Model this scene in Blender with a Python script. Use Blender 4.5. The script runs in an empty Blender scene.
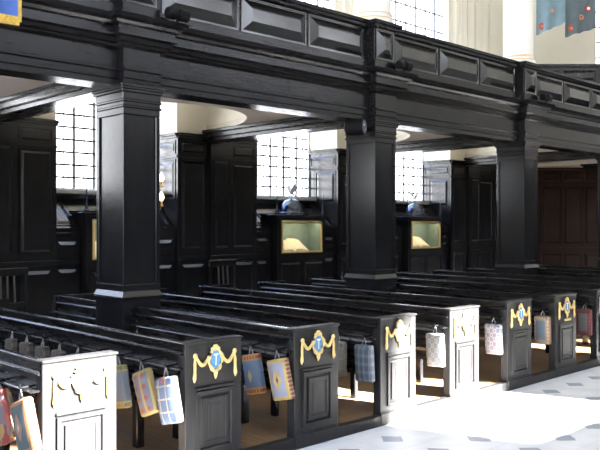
import bpy, math, random
from mathutils import Vector, Matrix
PI = math.pi
random.seed(7)
SC = bpy.context.scene
COL = SC.collection

# ------------------------------------------------------------------ camera
cam_d = bpy.data.cameras.new('camera')
cam = bpy.data.objects.new('camera', cam_d)
COL.objects.link(cam)
FWD = Vector((0.6926, 0.7213, 0.0))
cam.location = (0, 0, 1.6)
cam.rotation_euler = FWD.to_track_quat('-Z', 'Y').to_euler()
cam_d.sensor_width = 36.0
cam_d.lens = 36.0 * 775.0 / 600.0
cam_d.clip_start = 0.05
SC.camera = cam

# ------------------------------------------------------------------ world, sun, exposure
SC.view_settings.view_transform = 'Standard'
SC.view_settings.look = 'None'
SC.view_settings.gamma = 1.0
SC.view_settings.use_curve_mapping = False
SC.view_settings.exposure = 0.0
SC.cycles.use_denoising = True
SC.cycles.max_bounces = 10
SC.cycles.diffuse_bounces = 5
SC.cycles.glossy_bounces = 4
SC.cycles.transparent_max_bounces = 12
SC.cycles.sample_clamp_indirect = 12.0
SC.cycles.caustics_reflective = False
SC.cycles.caustics_refractive = False

w = bpy.data.worlds.new('sky')
SC.world = w
w.use_nodes = True
bg = w.node_tree.nodes['Background']
_N, _L = w.node_tree.nodes, w.node_tree.links
_tc = _N.new('ShaderNodeTexCoord')
_sp = _N.new('ShaderNodeSeparateXYZ')
_cr = _N.new('ShaderNodeValToRGB')
_L.new(_tc.outputs['Generated'], _sp.inputs[0])
_L.new(_sp.outputs[2], _cr.inputs[0])
_L.new(_cr.outputs[0], bg.inputs[0])
_cr.color_ramp.elements[0].position = 0.12
_cr.color_ramp.elements[0].color = (0.98, 0.99, 1.0, 1)
_cr.color_ramp.elements[1].position = 0.62
_cr.color_ramp.elements[1].color = (0.30, 0.50, 1.0, 1)
bg.inputs[1].default_value = 14.5

sun_d = bpy.data.lights.new('sun', 'SUN')
sun_d.energy = 200.0
sun_d.angle = math.radians(0.7)
sun_d.color = (1.0, 0.97, 0.93)
sun = bpy.data.objects.new('sun', sun_d)
COL.objects.link(sun)
SUN_DIR = Vector((-0.332, 1.0, -0.71)).normalized()
sun.rotation_euler = SUN_DIR.to_track_quat('-Z', 'Y').to_euler()


def portal(name, loc, nrm, sx, sy):
    d = bpy.data.lights.new(name, 'AREA')
    d.shape = 'RECTANGLE'
    d.size = sx
    d.size_y = sy
    d.cycles.is_portal = True
    o = bpy.data.objects.new(name, d)
    o.location = loc
    o.rotation_euler = Vector(nrm).to_track_quat('-Z', 'Y').to_euler()
    COL.objects.link(o)
    return o


# ------------------------------------------------------------------ shared measurements (metres)
BAY = 3.45
COL_X0, COL_W = 3.663, 0.39           # left face of the first column
COL_Y0, COL_Y1 = 6.10, 6.58
PEW_DX, PEW_X3 = 0.941, 3.785
PEW_Y0, PEW_Y1 = 4.0, 7.62
PEW_H = 0.885
PIER_Y, WIN_Y = 9.53, 10.28
REC_C0, REC_HW = 5.685, 0.955         # centre of the first visible recess, half width
WALL_T = 2.97
CEIL_Z = 3.03
BEAM_B = 2.865


def col_x(k): return COL_X0 + BAY * k
def rec_c(k): return REC_C0 + BAY * k


for k in range(-2, 5):
    portal('south_window_daylight', (rec_c(k), -6.45, 7.55), (0, 1, 0), 1.7, 2.2)
portal('west_window_daylight', (-4.95, 1.2, 5.4), (1, 0, 0), 5.0, 6.0)
for k in range(-1, 3):
    portal('north_window_daylight', (rec_c(k), 10.22, 2.9), (0, -1, 0), 1.8, 1.6)
for k in range(0, 3):
    portal('gallery_window_daylight', (rec_c(k), 9.66, 6.1), (0, -1, 0), 1.8, 3.6)


# ------------------------------------------------------------------ materials
def new_mat(name):
    m = bpy.data.materials.new(name)
    m.use_nodes = True
    return m, m.node_tree.nodes, m.node_tree.links, m.node_tree.nodes['Principled BSDF']


def wood(name, c0, c1, rough=0.32, scale=(1, 1, 1), coat=0.3, bump=0.008, spec=0.38):
    m, N, L, b = new_mat(name)
    tc = N.new('ShaderNodeTexCoord')
    mp = N.new('ShaderNodeMapping')
    mp.inputs['Scale'].default_value = scale
    nz = N.new('ShaderNodeTexNoise')
    nz.inputs['Scale'].default_value = 6.0
    nz.inputs['Detail'].default_value = 5.0
    L.new(tc.outputs['Object'], mp.inputs[0])
    L.new(mp.outputs[0], nz.inputs['Vector'])
    cr = N.new('ShaderNodeValToRGB')
    cr.color_ramp.elements[0].position = 0.3
    cr.color_ramp.elements[1].position = 0.75
    cr.color_ramp.elements[0].color = (*c0, 1)
    cr.color_ramp.elements[1].color = (*c1, 1)
    L.new(nz.outputs[0], cr.inputs[0])
    L.new(cr.outputs[0], b.inputs['Base Color'])
    mr = N.new('ShaderNodeMapRange')
    mr.inputs[3].default_value = rough - 0.025
    mr.inputs[4].default_value = rough + 0.035
    L.new(nz.outputs[0], mr.inputs[0])
    L.new(mr.outputs[0], b.inputs['Roughness'])
    b.inputs['Coat Weight'].default_value = coat * 0.5
    b.inputs['Specular IOR Level'].default_value = spec
    b.inputs['Coat Roughness'].default_value = 0.22
    if bump:
        bp = N.new('ShaderNodeBump')
        bp.inputs['Strength'].default_value = bump
        bp.inputs['Distance'].default_value = 0.01
        L.new(nz.outputs[0], bp.inputs['Height'])
        L.new(bp.outputs[0], b.inputs['Normal'])
    return m


def plain(name, c, rough=0.6, metal=0.0, var=0.08, scale=8.0, spec=0.5):
    m, N, L, b = new_mat(name)
    tc = N.new('ShaderNodeTexCoord')
    nz = N.new('ShaderNodeTexNoise')
    nz.inputs['Scale'].default_value = scale
    nz.inputs['Detail'].default_value = 4.0
    L.new(tc.outputs['Object'], nz.inputs['Vector'])
    cr = N.new('ShaderNodeValToRGB')
    cr.color_ramp.elements[0].color = (*[x * (1 - var) for x in c], 1)
    cr.color_ramp.elements[1].color = (*[min(1, x * (1 + var)) for x in c], 1)
    cr.color_ramp.elements[0].position = 0.3
    cr.color_ramp.elements[1].position = 0.7
    L.new(nz.outputs[0], cr.inputs[0])
    L.new(cr.outputs[0], b.inputs['Base Color'])
    b.inputs['Roughness'].default_value = rough
    b.inputs['Metallic'].default_value = metal
    b.inputs['Specular IOR Level'].default_value = spec
    return m


D0, D1 = (0.0068, 0.0068, 0.0076), (0.0128, 0.0127, 0.0140)
W_V = wood('dark_oak_upright', D0, D1, 0.22, (5, 5, 0.5), spec=0.5, bump=0.0)
W_X = wood('dark_oak_along_nave', D0, D1, 0.23, (0.5, 5, 5), coat=0.05, spec=0.26, bump=0.0)
W_Y = wood('dark_oak_along_pews', (0.0045, 0.0042, 0.0042), (0.010, 0.0092, 0.0090), 0.27, (5, 0.5, 5), coat=0.45, bump=0.0)
W_END = wood('dark_oak_pew_end', (0.014, 0.0137, 0.0140), (0.025, 0.0245, 0.0250), 0.45, (5, 5, 0.5), coat=0.0, spec=0.16)
W_GLOSS = wood('polished_dark_oak', D0, D1, 0.16, (2, 2, 2), coat=0.7, bump=0.0, spec=0.5)
W_FLOOR = wood('brown_floor_boards', (0.16, 0.095, 0.05), (0.26, 0.17, 0.095), 0.5, (6, 0.6, 3), coat=0.0, bump=0.0)
PLASTER = plain('cream_plaster', (0.74, 0.70, 0.60), 0.8, var=0.03, scale=2)
SOFFIT = plain('warm_plaster', (0.66, 0.60, 0.53), 0.75, var=0.03, scale=2)
WHITE = plain('white_plaster', (0.80, 0.78, 0.72), 0.7, var=0.03, scale=2)
COLW = plain('white_painted_column', (0.85, 0.84, 0.80), 0.45, var=0.02, scale=3)
STONE = plain('pale_stone', (0.55, 0.55, 0.52), 0.6, var=0.08)
GOLD = plain('gilding', (0.80, 0.58, 0.22), 0.45, 0.35, var=0.15, scale=30)
GOLDF = plain('gilt_frame_leaf', (0.62, 0.44, 0.16), 0.5, 0.3, var=0.1, scale=20)
LEAD = plain('lead_came', (0.11, 0.11, 0.12), 0.5, 0.2)
BLACK = plain('black_metal', (0.008, 0.008, 0.009), 0.55, spec=.06)
STEEL = plain('silvered_metal', (0.9, 0.9, 0.92), 0.4, 0.0)
PALE = plain('pale_wood_slats', (0.05, 0.045, 0.036), 0.6)
BRASS = plain('brass', (0.6, 0.42, 0.16), 0.35, 0.9)
BLUE = plain('blue_enamel', (0.10, 0.27, 0.50), 0.4, var=0.2, scale=40)
WHITEP = plain('white_paint', (0.85, 0.85, 0.85), 0.5)
PAPER = plain('cream_paper', (0.85, 0.74, 0.48), 0.7, var=0.05, scale=30)
GREEN = plain('green_baize', (0.22, 0.28, 0.21), 0.9, var=0.1)
RED = plain('red_ribbon', (0.65, 0.06, 0.03), 0.6)
DOME = plain('bluish_metal_dome', (0.13, 0.15, 0.20), 0.25, 0.8, var=0.2, scale=12)
WEB = plain('webbing', (0.18, 0.17, 0.16), 0.8)


def glass_mat():
    m, N, L, b = new_mat('clear_window_glass')
    N.remove(b)
    out = N['Material Output']
    t = N.new('ShaderNodeBsdfTransparent')
    t.inputs[0].default_value = (0.97, 0.98, 1, 1)
    g = N.new('ShaderNodeBsdfGlossy')
    g.inputs['Roughness'].default_value = 0.05
    mx = N.new('ShaderNodeMixShader')
    mx.inputs[0].default_value = 0.05
    L.new(t.outputs[0], mx.inputs[1])
    L.new(g.outputs[0], mx.inputs[2])
    L.new(mx.outputs[0], out.inputs[0])
    return m


GLASS = glass_mat()


def emit_mat(name, c, s):
    m, N, L, b = new_mat(name)
    b.inputs['Base Color'].default_value = (*c, 1)
    b.inputs['Emission Color'].default_value = (*c, 1)
    b.inputs['Emission Strength'].default_value = s
    return m


BULB = emit_mat('glowing_bulb', (1.0, 0.55, 0.24), 11.0)


def math_node(N, L, op, a, b=None, c=None):
    n = N.new('ShaderNodeMath')
    n.operation = op
    for i, v in enumerate((a, b, c)):
        if v is None:
            continue
        if isinstance(v, (int, float)):
            n.inputs[i].default_value = v
        else:
            L.new(v, n.inputs[i])
    return n.outputs[0]


def marble_mat():
    m, N, L, b = new_mat('white_marble_with_dark_insets')
    tc = N.new('ShaderNodeTexCoord')
    sp = N.new('ShaderNodeSeparateXYZ')
    L.new(tc.outputs['Object'], sp.inputs[0])
    def cell(o, off, P):
        t = math_node(N, L, 'DIVIDE', math_node(N, L, 'SUBTRACT', o, off), P)
        f = math_node(N, L, 'FRACT', math_node(N, L, 'ADD', t, 100.5))
        return math_node(N, L, 'MULTIPLY', math_node(N, L, 'ABSOLUTE', math_node(N, L, 'SUBTRACT', f, 0.5)), P)
    ax = cell(sp.outputs[0], 6.90, .478)
    ay = cell(sp.outputs[1], 3.70, .435)
    d = math_node(N, L, 'ADD', ax, ay)
    nz0 = N.new('ShaderNodeTexNoise')
    nz0.inputs['Scale'].default_value = 9.0
    L.new(tc.outputs['Object'], nz0.inputs['Vector'])
    dot = math_node(N, L, 'LESS_THAN', math_node(N, L, 'ADD', d, math_node(N, L, 'MULTIPLY', math_node(N, L, 'SUBTRACT', nz0.outputs[0], 0.5), 0.06)), 0.104)
    joint = math_node(N, L, 'MAXIMUM',
                      math_node(N, L, 'GREATER_THAN', ax, .478 / 2 - 0.002),
                      math_node(N, L, 'GREATER_THAN', ay, .435 / 2 - 0.002))
    nz = N.new('ShaderNodeTexNoise')
    nz.inputs['Scale'].default_value = 2.3
    nz.inputs['Detail'].default_value = 8
    nz.inputs['Distortion'].default_value = 1.2
    L.new(tc.outputs['Object'], nz.inputs['Vector'])
    cr = N.new('ShaderNodeValToRGB')
    cr.color_ramp.elements[0].position = 0.35
    cr.color_ramp.elements[1].position = 0.6
    cr.color_ramp.elements[0].color = (0.80, 0.80, 0.785, 1)
    cr.color_ramp.elements[1].color = (0.91, 0.91, 0.895, 1)
    L.new(nz.outputs[0], cr.inputs[0])
    m1 = N.new('ShaderNodeMixRGB')
    m1.inputs[2].default_value = (0.66, 0.66, 0.65, 1)
    L.new(joint, m1.inputs[0])
    L.new(cr.outputs[0], m1.inputs[1])
    m2 = N.new('ShaderNodeMixRGB')
    m2.inputs[2].default_value = (0.36, 0.39, 0.45, 1)
    L.new(dot, m2.inputs[0])
    L.new(m1.outputs[0], m2.inputs[1])
    L.new(m2.outputs[0], b.inputs['Base Color'])
    b.inputs['Roughness'].default_value = 0.30
    return m


MARBLE = marble_mat()


def kneeler_mat(name, field, border, accent, style, accent2=None):
    """needlework pattern in the cushion's own 0..1 box coordinates (y across, z up)"""
    m, N, L, b = new_mat(name)
    tc = N.new('ShaderNodeTexCoord')
    sp = N.new('ShaderNodeSeparateXYZ')
    L.new(tc.outputs['Generated'], sp.inputs[0])
    x, y, z = sp.outputs
    MN = lambda *a: math_node(N, L, *a)
    ay = MN('ABSOLUTE', MN('SUBTRACT', y, 0.5))
    az = MN('ABSOLUTE', MN('SUBTRACT', z, 0.5))
    fr = lambda v, n: MN('FRACT', MN('MULTIPLY', v, n))
    layers = []
    if style == 'grid':
        g = MN('MAXIMUM', MN('LESS_THAN', fr(MN('ADD', y, 0.06), 2.6), 0.17), MN('LESS_THAN', fr(MN('ADD', z, 0.04), 3.6), 0.14))
        layers.append((g, border))
        layers.append((MN('MULTIPLY', MN('GREATER_THAN', z, 0.88), MN('LESS_THAN', ay, 0.1)), accent))
    elif style == 'bands':
        bd = MN('GREATER_THAN', az, 0.34)
        layers.append((bd, border))
        dots = MN('MULTIPLY', MN('MULTIPLY', MN('GREATER_THAN', az, 0.38), MN('LESS_THAN', az, 0.46)), MN('LESS_THAN', fr(y, 6), 0.5))
        layers.append((dots, accent))
        mot = MN('LESS_THAN', MN('ADD', MN('MULTIPLY', ay, 1.4), MN('ABSOLUTE', MN('SUBTRACT', z, 0.46))), 0.17)
        layers.append((mot, accent2 or border))
    elif style == 'diamond':
        bd = MN('MAXIMUM', MN('GREATER_THAN', ay, 0.36), MN('GREATER_THAN', az, 0.41))
        layers.append((bd, border))
        dd = MN('ADD', MN('MULTIPLY', ay, 1.2), az)
        layers.append((MN('LESS_THAN', dd, 0.27), border))
        layers.append((MN('LESS_THAN', dd, 0.19), accent2 or field))
        layers.append((MN('LESS_THAN', dd, 0.09), accent))
        side = MN('MULTIPLY', MN('MULTIPLY', MN('GREATER_THAN', x, 0.12), MN('LESS_THAN', fr(z, 10), 0.5)), MN('GREATER_THAN', ay, 0.46))
        layers.append((side, accent))
    elif style == 'plaid':
        g1 = MN('LESS_THAN', fr(y, 3.5), 0.42)
        g2 = MN('LESS_THAN', fr(z, 4.5), 0.42)
        layers.append((g1, border))
        layers.append((g2, border))
        layers.append((MN('MULTIPLY', g1, g2), accent))
        layers.append((MN('LESS_THAN', fr(MN('ADD', y, 0.21), 3.5), 0.09), accent2 or border))
    elif style == 'check':
        cy = MN('GREATER_THAN', fr(y, 2.5), 0.5)
        cz = MN('GREATER_THAN', fr(z, 3.5), 0.5)
        c = MN('ABSOLUTE', MN('SUBTRACT', cy, cz))
        layers.append((c, border))
        dd = MN('ADD', MN('ABSOLUTE', MN('SUBTRACT', fr(y, 5), 0.5)), MN('ABSOLUTE', MN('SUBTRACT', fr(z, 7), 0.5)))
        layers.append((MN('LESS_THAN', dd, 0.28), accent))
    elif style == 'dotborder':
        bd = MN('MAXIMUM', MN('GREATER_THAN', ay, 0.30), MN('GREATER_THAN', az, 0.35))
        layers.append((bd, border))
        dd = MN('ADD', MN('ABSOLUTE', MN('SUBTRACT', fr(y, 6), 0.5)), MN('ABSOLUTE', MN('SUBTRACT', fr(z, 8), 0.5)))
        layers.append((MN('MULTIPLY', bd, MN('LESS_THAN', dd, 0.36)), accent))
    elif style == 'stripes':
        layers.append((MN('LESS_THAN', fr(MN('ADD', y, 0.08), 2.2), 0.30), border))
        dd = MN('ADD', MN('ABSOLUTE', MN('SUBTRACT', fr(y, 2.2), 0.62)), MN('ABSOLUTE', MN('SUBTRACT', fr(z, 4), 0.5)))
        layers.append((MN('LESS_THAN', dd, 0.30), accent))
        layers.append((MN('GREATER_THAN', az, 0.43), accent2 or border))
    elif style == 'mosaic':
        v = N.new('ShaderNodeTexVoronoi')
        v.inputs['Scale'].default_value = 6.0
        L.new(tc.outputs['Generated'], v.inputs['Vector'])
        s2 = N.new('ShaderNodeSeparateColor')
        L.new(v.outputs['Color'], s2.inputs[0])
        layers.append((MN('GREATER_THAN', s2.outputs[0], 0.42), border))
        layers.append((MN('GREATER_THAN', s2.outputs[1], 0.62), accent))
        layers.append((MN('GREATER_THAN', s2.outputs[2], 0.74), accent2 or field))
    rgb = N.new('ShaderNodeRGB')
    dull = lambda c: tuple((v * .8 + sum(c) / 3 * .2) * .38 for v in c)
    rgb.outputs[0].default_value = (*dull(field), 1)
    cur = rgb.outputs[0]
    for mask, c in layers:
        mx = N.new('ShaderNodeMixRGB')
        L.new(mask, mx.inputs[0])
        L.new(cur, mx.inputs[1])
        mx.inputs[2].default_value = (*dull(c), 1)
        cur = mx.outputs[0]
    L.new(cur, b.inputs['Base Color'])
    b.inputs['Roughness'].default_value = 0.9
    nz = N.new('ShaderNodeTexNoise')
    nz.inputs['Scale'].default_value = 60
    L.new(tc.outputs['Generated'], nz.inputs['Vector'])
    bp = N.new('ShaderNodeBump')
    bp.inputs['Strength'].default_value = 0.25
    L.new(nz.outputs[0], bp.inputs['Height'])
    L.new(bp.outputs[0], b.inputs['Normal'])
    return m


# ------------------------------------------------------------------ mesh helpers
class MB:
    def __init__(self):
        self.v, self.f, self.m, self.cur, self.sm = [], [], [], 0, []

    def add(self, vs, fs, smooth=False):
        o = len(self.v)
        self.v += [tuple(p) for p in vs]
        for q in fs:
            self.f.append(tuple(i + o for i in q))
            self.m.append(self.cur)
            self.sm.append(smooth)
        return self

    def box(self, x0, x1, y0, y1, z0, z1, bev=0.0):
        if bev <= 0:
            vs = [(x0, y0, z0), (x1, y0, z0), (x1, y1, z0), (x0, y1, z0), (x0, y0, z1), (x1, y0, z1), (x1, y1, z1), (x0, y1, z1)]
            return self.add(vs, [(0, 3, 2, 1), (4, 5, 6, 7), (0, 1, 5, 4), (1, 2, 6, 5), (2, 3, 7, 6), (3, 0, 4, 7)])
        b = min(bev, (x1 - x0) / 2.01, (y1 - y0) / 2.01, (z1 - z0) / 2.01)
        X, Y, Z = (x0, x1), (y0, y1), (z0, z1)
        vs, idx = [], {}
        for i in (0, 1):
            for j in (0, 1):
                for k in (0, 1):
                    s = [(1, -1)[t] for t in (i, j, k)]
                    c = (X[i], Y[j], Z[k])
                    for ax in range(3):
                        p = [c[a] + (0 if a == ax else s[a] * b) for a in range(3)]
                        idx[(i, j, k, ax)] = len(vs)
                        vs.append(p)
        fs = []
        for ax in range(3):
            a1, a2 = [a for a in range(3) if a != ax]
            for side in (0, 1):
                q = []
                for (p, r) in ((0, 0), (1, 0), (1, 1), (0, 1)):
                    key = [0, 0, 0]
                    key[ax], key[a1], key[a2] = side, p, r
                    q.append(idx[(*key, ax)])
                fs.append(q)
        for ax in range(3):
            a1, a2 = [a for a in range(3) if a != ax]
            for p in (0, 1):
                for r in (0, 1):
                    k0, k1 = [0, 0, 0], [0, 0, 0]
                    k0[ax], k1[ax] = 0, 1
                    k0[a1] = k1[a1] = p
                    k0[a2] = k1[a2] = r
                    fs.append([idx[(*k0, a1)], idx[(*k1, a1)], idx[(*k1, a2)], idx[(*k0, a2)]])
        for i in (0, 1):
            for j in (0, 1):
                for k in (0, 1):
                    fs.append([idx[(i, j, k, a)] for a in range(3)])
        return self.add(vs, fs)

    def prism(self, poly, axis, a, b):
        """extrude a closed 2-D polygon along axis ('x': poly is (y,z); 'y': (x,z); 'z': (x,y))"""
        def p3(t, p):
            return {'x': (t, p[0], p[1]), 'y': (p[0], t, p[1]), 'z': (p[0], p[1], t)}[axis]
        n = len(poly)
        vs = [p3(a, p) for p in poly] + [p3(b, p) for p in poly]
        fs = [tuple(range(n)), tuple(range(2 * n - 1, n - 1, -1))]
        fs += [(i, (i + 1) % n, n + (i + 1) % n, n + i) for i in range(n)]
        return self.add(vs, fs)

    def field(self, o, u, v, n, w, h, bev=0.04, d=0.018, lip=0.012):
        """raised and fielded panel on the plane through o, with a moulding round it"""
        o, u, v, n = Vector(o), Vector(u).normalized(), Vector(v).normalized(), Vector(n).normalized()

        def ring(i, k): return [o + u * (i if a == 0 else w - i) + v * (i if b == 0 else h - i) + n * k for a, b in ((0, 0), (1, 0), (1, 1), (0, 1))]
        R = [ring(0, 0), ring(0, lip), ring(lip * 1.4, lip), ring(lip * 1.8, 0.001), ring(lip * 2.6, 0.001), ring(lip * 2.6 + bev, d)]
        vs = [p for r in R for p in r]
        fs = []
        for k in range(len(R) - 1):
            for i in range(4):
                j = (i + 1) % 4
                fs.append((k * 4 + i, k * 4 + j, k * 4 + 4 + j, k * 4 + 4 + i))
        e = (len(R) - 1) * 4
        fs.append((e, e + 1, e + 2, e + 3))
        return self.add(vs, fs)

    def tube(self, pts, r, n=8, cap=True):
        pts = [Vector(p) for p in pts]
        rs = r if isinstance(r, (list, tuple)) else [r] * len(pts)
        vs, fs = [], []
        for i, p in enumerate(pts):
            t = (pts[min(i + 1, len(pts) - 1)] - pts[max(i - 1, 0)]).normalized()
            up = Vector((0, 0, 1)) if abs(t.z) < 0.9 else Vector((1, 0, 0))
            a = t.cross(up).normalized()
            b = t.cross(a)
            for k in range(n):
                q = 2 * PI * k / n
                vs.append(p + (a * math.cos(q) + b * math.sin(q)) * rs[i])
        for i in range(len(pts) - 1):
            for k in range(n):
                j = (k + 1) % n
                fs.append((i * n + k, i * n + j, i * n + n + j, i * n + n + k))
        if cap:
            fs.append(tuple(range(n)))
            fs.append(tuple(range(len(pts) * n - 1, (len(pts) - 1) * n - 1, -1)))
        return self.add(vs, fs, True)

    def lathe(self, c, prof, n=24, axis='z', sx=1, sy=1):
        vs, fs = [], []
        for (r, h) in prof:
            for k in range(n):
                q = 2 * PI * k / n
                a, b = r * math.cos(q) * sx, r * math.sin(q) * sy
                vs.append({'z': (c[0] + a, c[1] + b, c[2] + h), 'x': (c[0] + h, c[1] + a, c[2] + b), 'y': (c[0] + a, c[1] + h, c[2] + b)}[axis])
        for i in range(len(prof) - 1):
            for k in range(n):
                j = (k + 1) % n
                fs.append((i * n + k, i * n + j, i * n + n + j, i * n + n + k))
        fs.append(tuple(range(n)))
        fs.append(tuple(range(len(prof) * n - 1, (len(prof) - 1) * n - 1, -1)))
        return self.add(vs, fs, True)

    def ball(self, c, rx, ry, rz, n=14, m=8):
        prof = [(max(1e-4, math.sin(PI * i / m)), -math.cos(PI * i / m)) for i in range(m + 1)]
        vs, fs = [], []
        for (r, h) in prof:
            for k in range(n):
                q = 2 * PI * k / n
                vs.append((c[0] + r * math.cos(q) * rx, c[1] + r * math.sin(q) * ry, c[2] + h * rz))
        for i in range(m):
            for k in range(n):
                j = (k + 1) % n
                fs.append((i * n + k, i * n + j, i * n + n + j, i * n + n + k))
        return self.add(vs, fs, True)

    def xform(self, M):
        self.v = [tuple(M @ Vector(p)) for p in self.v]
        return self

    def build(self, name, mats, parent=None, loc=None, smooth=None):
        me = bpy.data.meshes.new(name)
        me.from_pydata(self.v, [], self.f)
        mats = mats if isinstance(mats, (list, tuple)) else [mats]
        for m in mats:
            me.materials.append(m)
        for i, p in enumerate(me.polygons):
            p.material_index = self.m[i]
            p.use_smooth = self.sm[i]
        import bmesh
        bm = bmesh.new()
        bm.from_mesh(me)
        bmesh.ops.recalc_face_normals(bm, faces=bm.faces)
        bm.to_mesh(me)
        bm.free()
        if any(self.sm):
            me.set_sharp_from_angle(angle=math.radians(42))
        o = bpy.data.objects.new(name, me)
        COL.objects.link(o)
        if parent:
            o.parent = parent
        if loc:
            o.location = loc
        return o


def tag(o, label=None, cat=None, group=None, kind=None):
    if label: o['label'] = label
    if cat: o['category'] = cat
    if group: o['group'] = group
    if kind: o['kind'] = kind
    return o


def empty(name, loc, rz=0, parent=None):
    o = bpy.data.objects.new(name, None)
    COL.objects.link(o)
    o.location = loc
    o.rotation_euler = (0, 0, rz)
    o.empty_display_size = 0.1
    if parent: o.parent = parent
    return o


def copy_tree(o, parent=None):
    c = o.copy()
    COL.objects.link(c)
    if parent: c.parent = parent
    for ch in list(o.children):
        copy_tree(ch, c)
    return c


def struct(o):
    o['kind'] = 'structure'
    return o


# ================================================================== STRUCTURE
struct(MB().box(-5, 22, -6.5, 10.6, -0.2, 0.0).build('floor', MARBLE))
pf = MB().box(-3.0, 15.8, 4.06, 7.70, 0.0, 0.075).build('pew_platform', W_FLOOR)
struct(pf)
kb = MB().box(-3.0, 15.8, 3.992, 4.06, 0.0, 0.085, 0.006)
kb.build('kerb', W_END, pf)

# nave shell (mostly behind the camera): where the daylight and the sun come in
def arch_wall(name, mat, y0, y1, x_lo, x_hi, z_lo, z_hi, centres, hws, zb, zs, arched=True):
    """wall along X with round-headed openings"""
    mb = MB()
    xs = x_lo
    for ci, c in enumerate(centres):
        hw = hws[ci] if isinstance(hws, list) else hws
        mb.box(xs, c - hw, y0, y1, z_lo, z_hi)
        if zb > z_lo: mb.box(c - hw, c + hw, y0, y1, z_lo, zb)
        n = 14 if arched else 1
        for i in range(n):
            a0, a1 = PI - PI * i / n, PI - PI * (i + 1) / n
            h0 = zs + (hw * (math.sin(a0) - 1) if arched else 0)
            h1 = zs + (hw * (math.sin(a1) - 1) if arched else 0)
            mb.prism([(c + hw * math.cos(a0), h0), (c + hw * math.cos(a1), h1), (c + hw * math.cos(a1), z_hi), (c + hw * math.cos(a0), z_hi)], 'y', y0, y1)
        xs = c + hw
    mb.box(xs, x_hi, y0, y1, z_lo, z_hi)
    return struct(mb.build(name, mat))


SY_C = [rec_c(k) + (  .13 if k == 0 else .07 if k == 1 else .5 if k == 2 else 0) for k in range(-2, 5)]  # unseen window openings, shifted and sized to place the sun patches
SY_HW = [.85, .85,   .50, .87, .6, .85, .85]
arch_wall('wall_south', WHITE, -6.7, -6.5, -5, 22, 0, 9.6, SY_C, SY_HW, 6.70, 8.65)  # opening sills set high to shorten the sun patch on the floor
ws = MB()
ws.box(-5.2, -5, -6.7, -1.3, 0, 9.6)
ws.box(-5.2, -5, 3.7, 10.8, 0, 9.6)
ws.box(-5.2, -5, -1.3, 3.7, 0, 2.4)
ws.box(-5.2, -5, -1.3, 3.7, 8.4, 9.6)
struct(ws.build('wall_west', WHITE))
struct(MB().box(22, 22.2, -6.7, 10.8, 3.6, 9.6).build('wall_east', WHITE))
struct(MB().box(21.9, 22.2, -6.7, 10.8, 0, 3.6).build('baseboard_east', W_V))
# the south side answers the north side: dark panelling, dark gallery, dark pews
struct(MB().box(-5, 22, -6.5, -6.4, 0, 4.1).build('baseboard_south', W_V))
sg = MB().box(-5, 22, -6.5, -2.9, 2.9, 3.1)
sg.box(-5, 22, -3.0, -2.8, 2.85, 4.07)
struct(sg.build('trim_south_gallery', W_X))
sp_ = MB().box(-5, 22, -6.4, .9, 0.0, .075)
for i in range(28):
    sp_.box(-4.8 + .95 * i, -4.7 + .95 * i, -6.2, .9, .075, .88)
struct(sp_.build('trim_south_pews', W_Y))
struct(MB().box(-5, -4.9, -6.4, 9.5, 0, 2.4).build('baseboard_west', W_V))
struct(MB().box(-5.2, 22.2, -6.7, 10.8, 9.6, 9.8).build('ceiling', WHITE))

# ---- north wall of the aisle: recesses with windows between panelled piers
def pier_panels(mb, x0, x1, y, skip_pil=None):
    """panelling of a pier front, facing -y, from the floor to WALL_T"""
    w_ = x1 - x0
    mb.field((x0 + .05, y, .22), (1, 0, 0), (0, 0, 1), (0, -1, 0), w_ - .10, .82, .045, .010)
    mb.field((x0 + .05, y, 1.22), (1, 0, 0), (0, 0, 1), (0, -1, 0), w_ - .10, 1.36, .03, .018)
    mb.field((x0 + .05, y, 2.66), (1, 0, 0), (0, 0, 1), (0, -1, 0), w_ - .10, .2, .02, .012)


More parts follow.
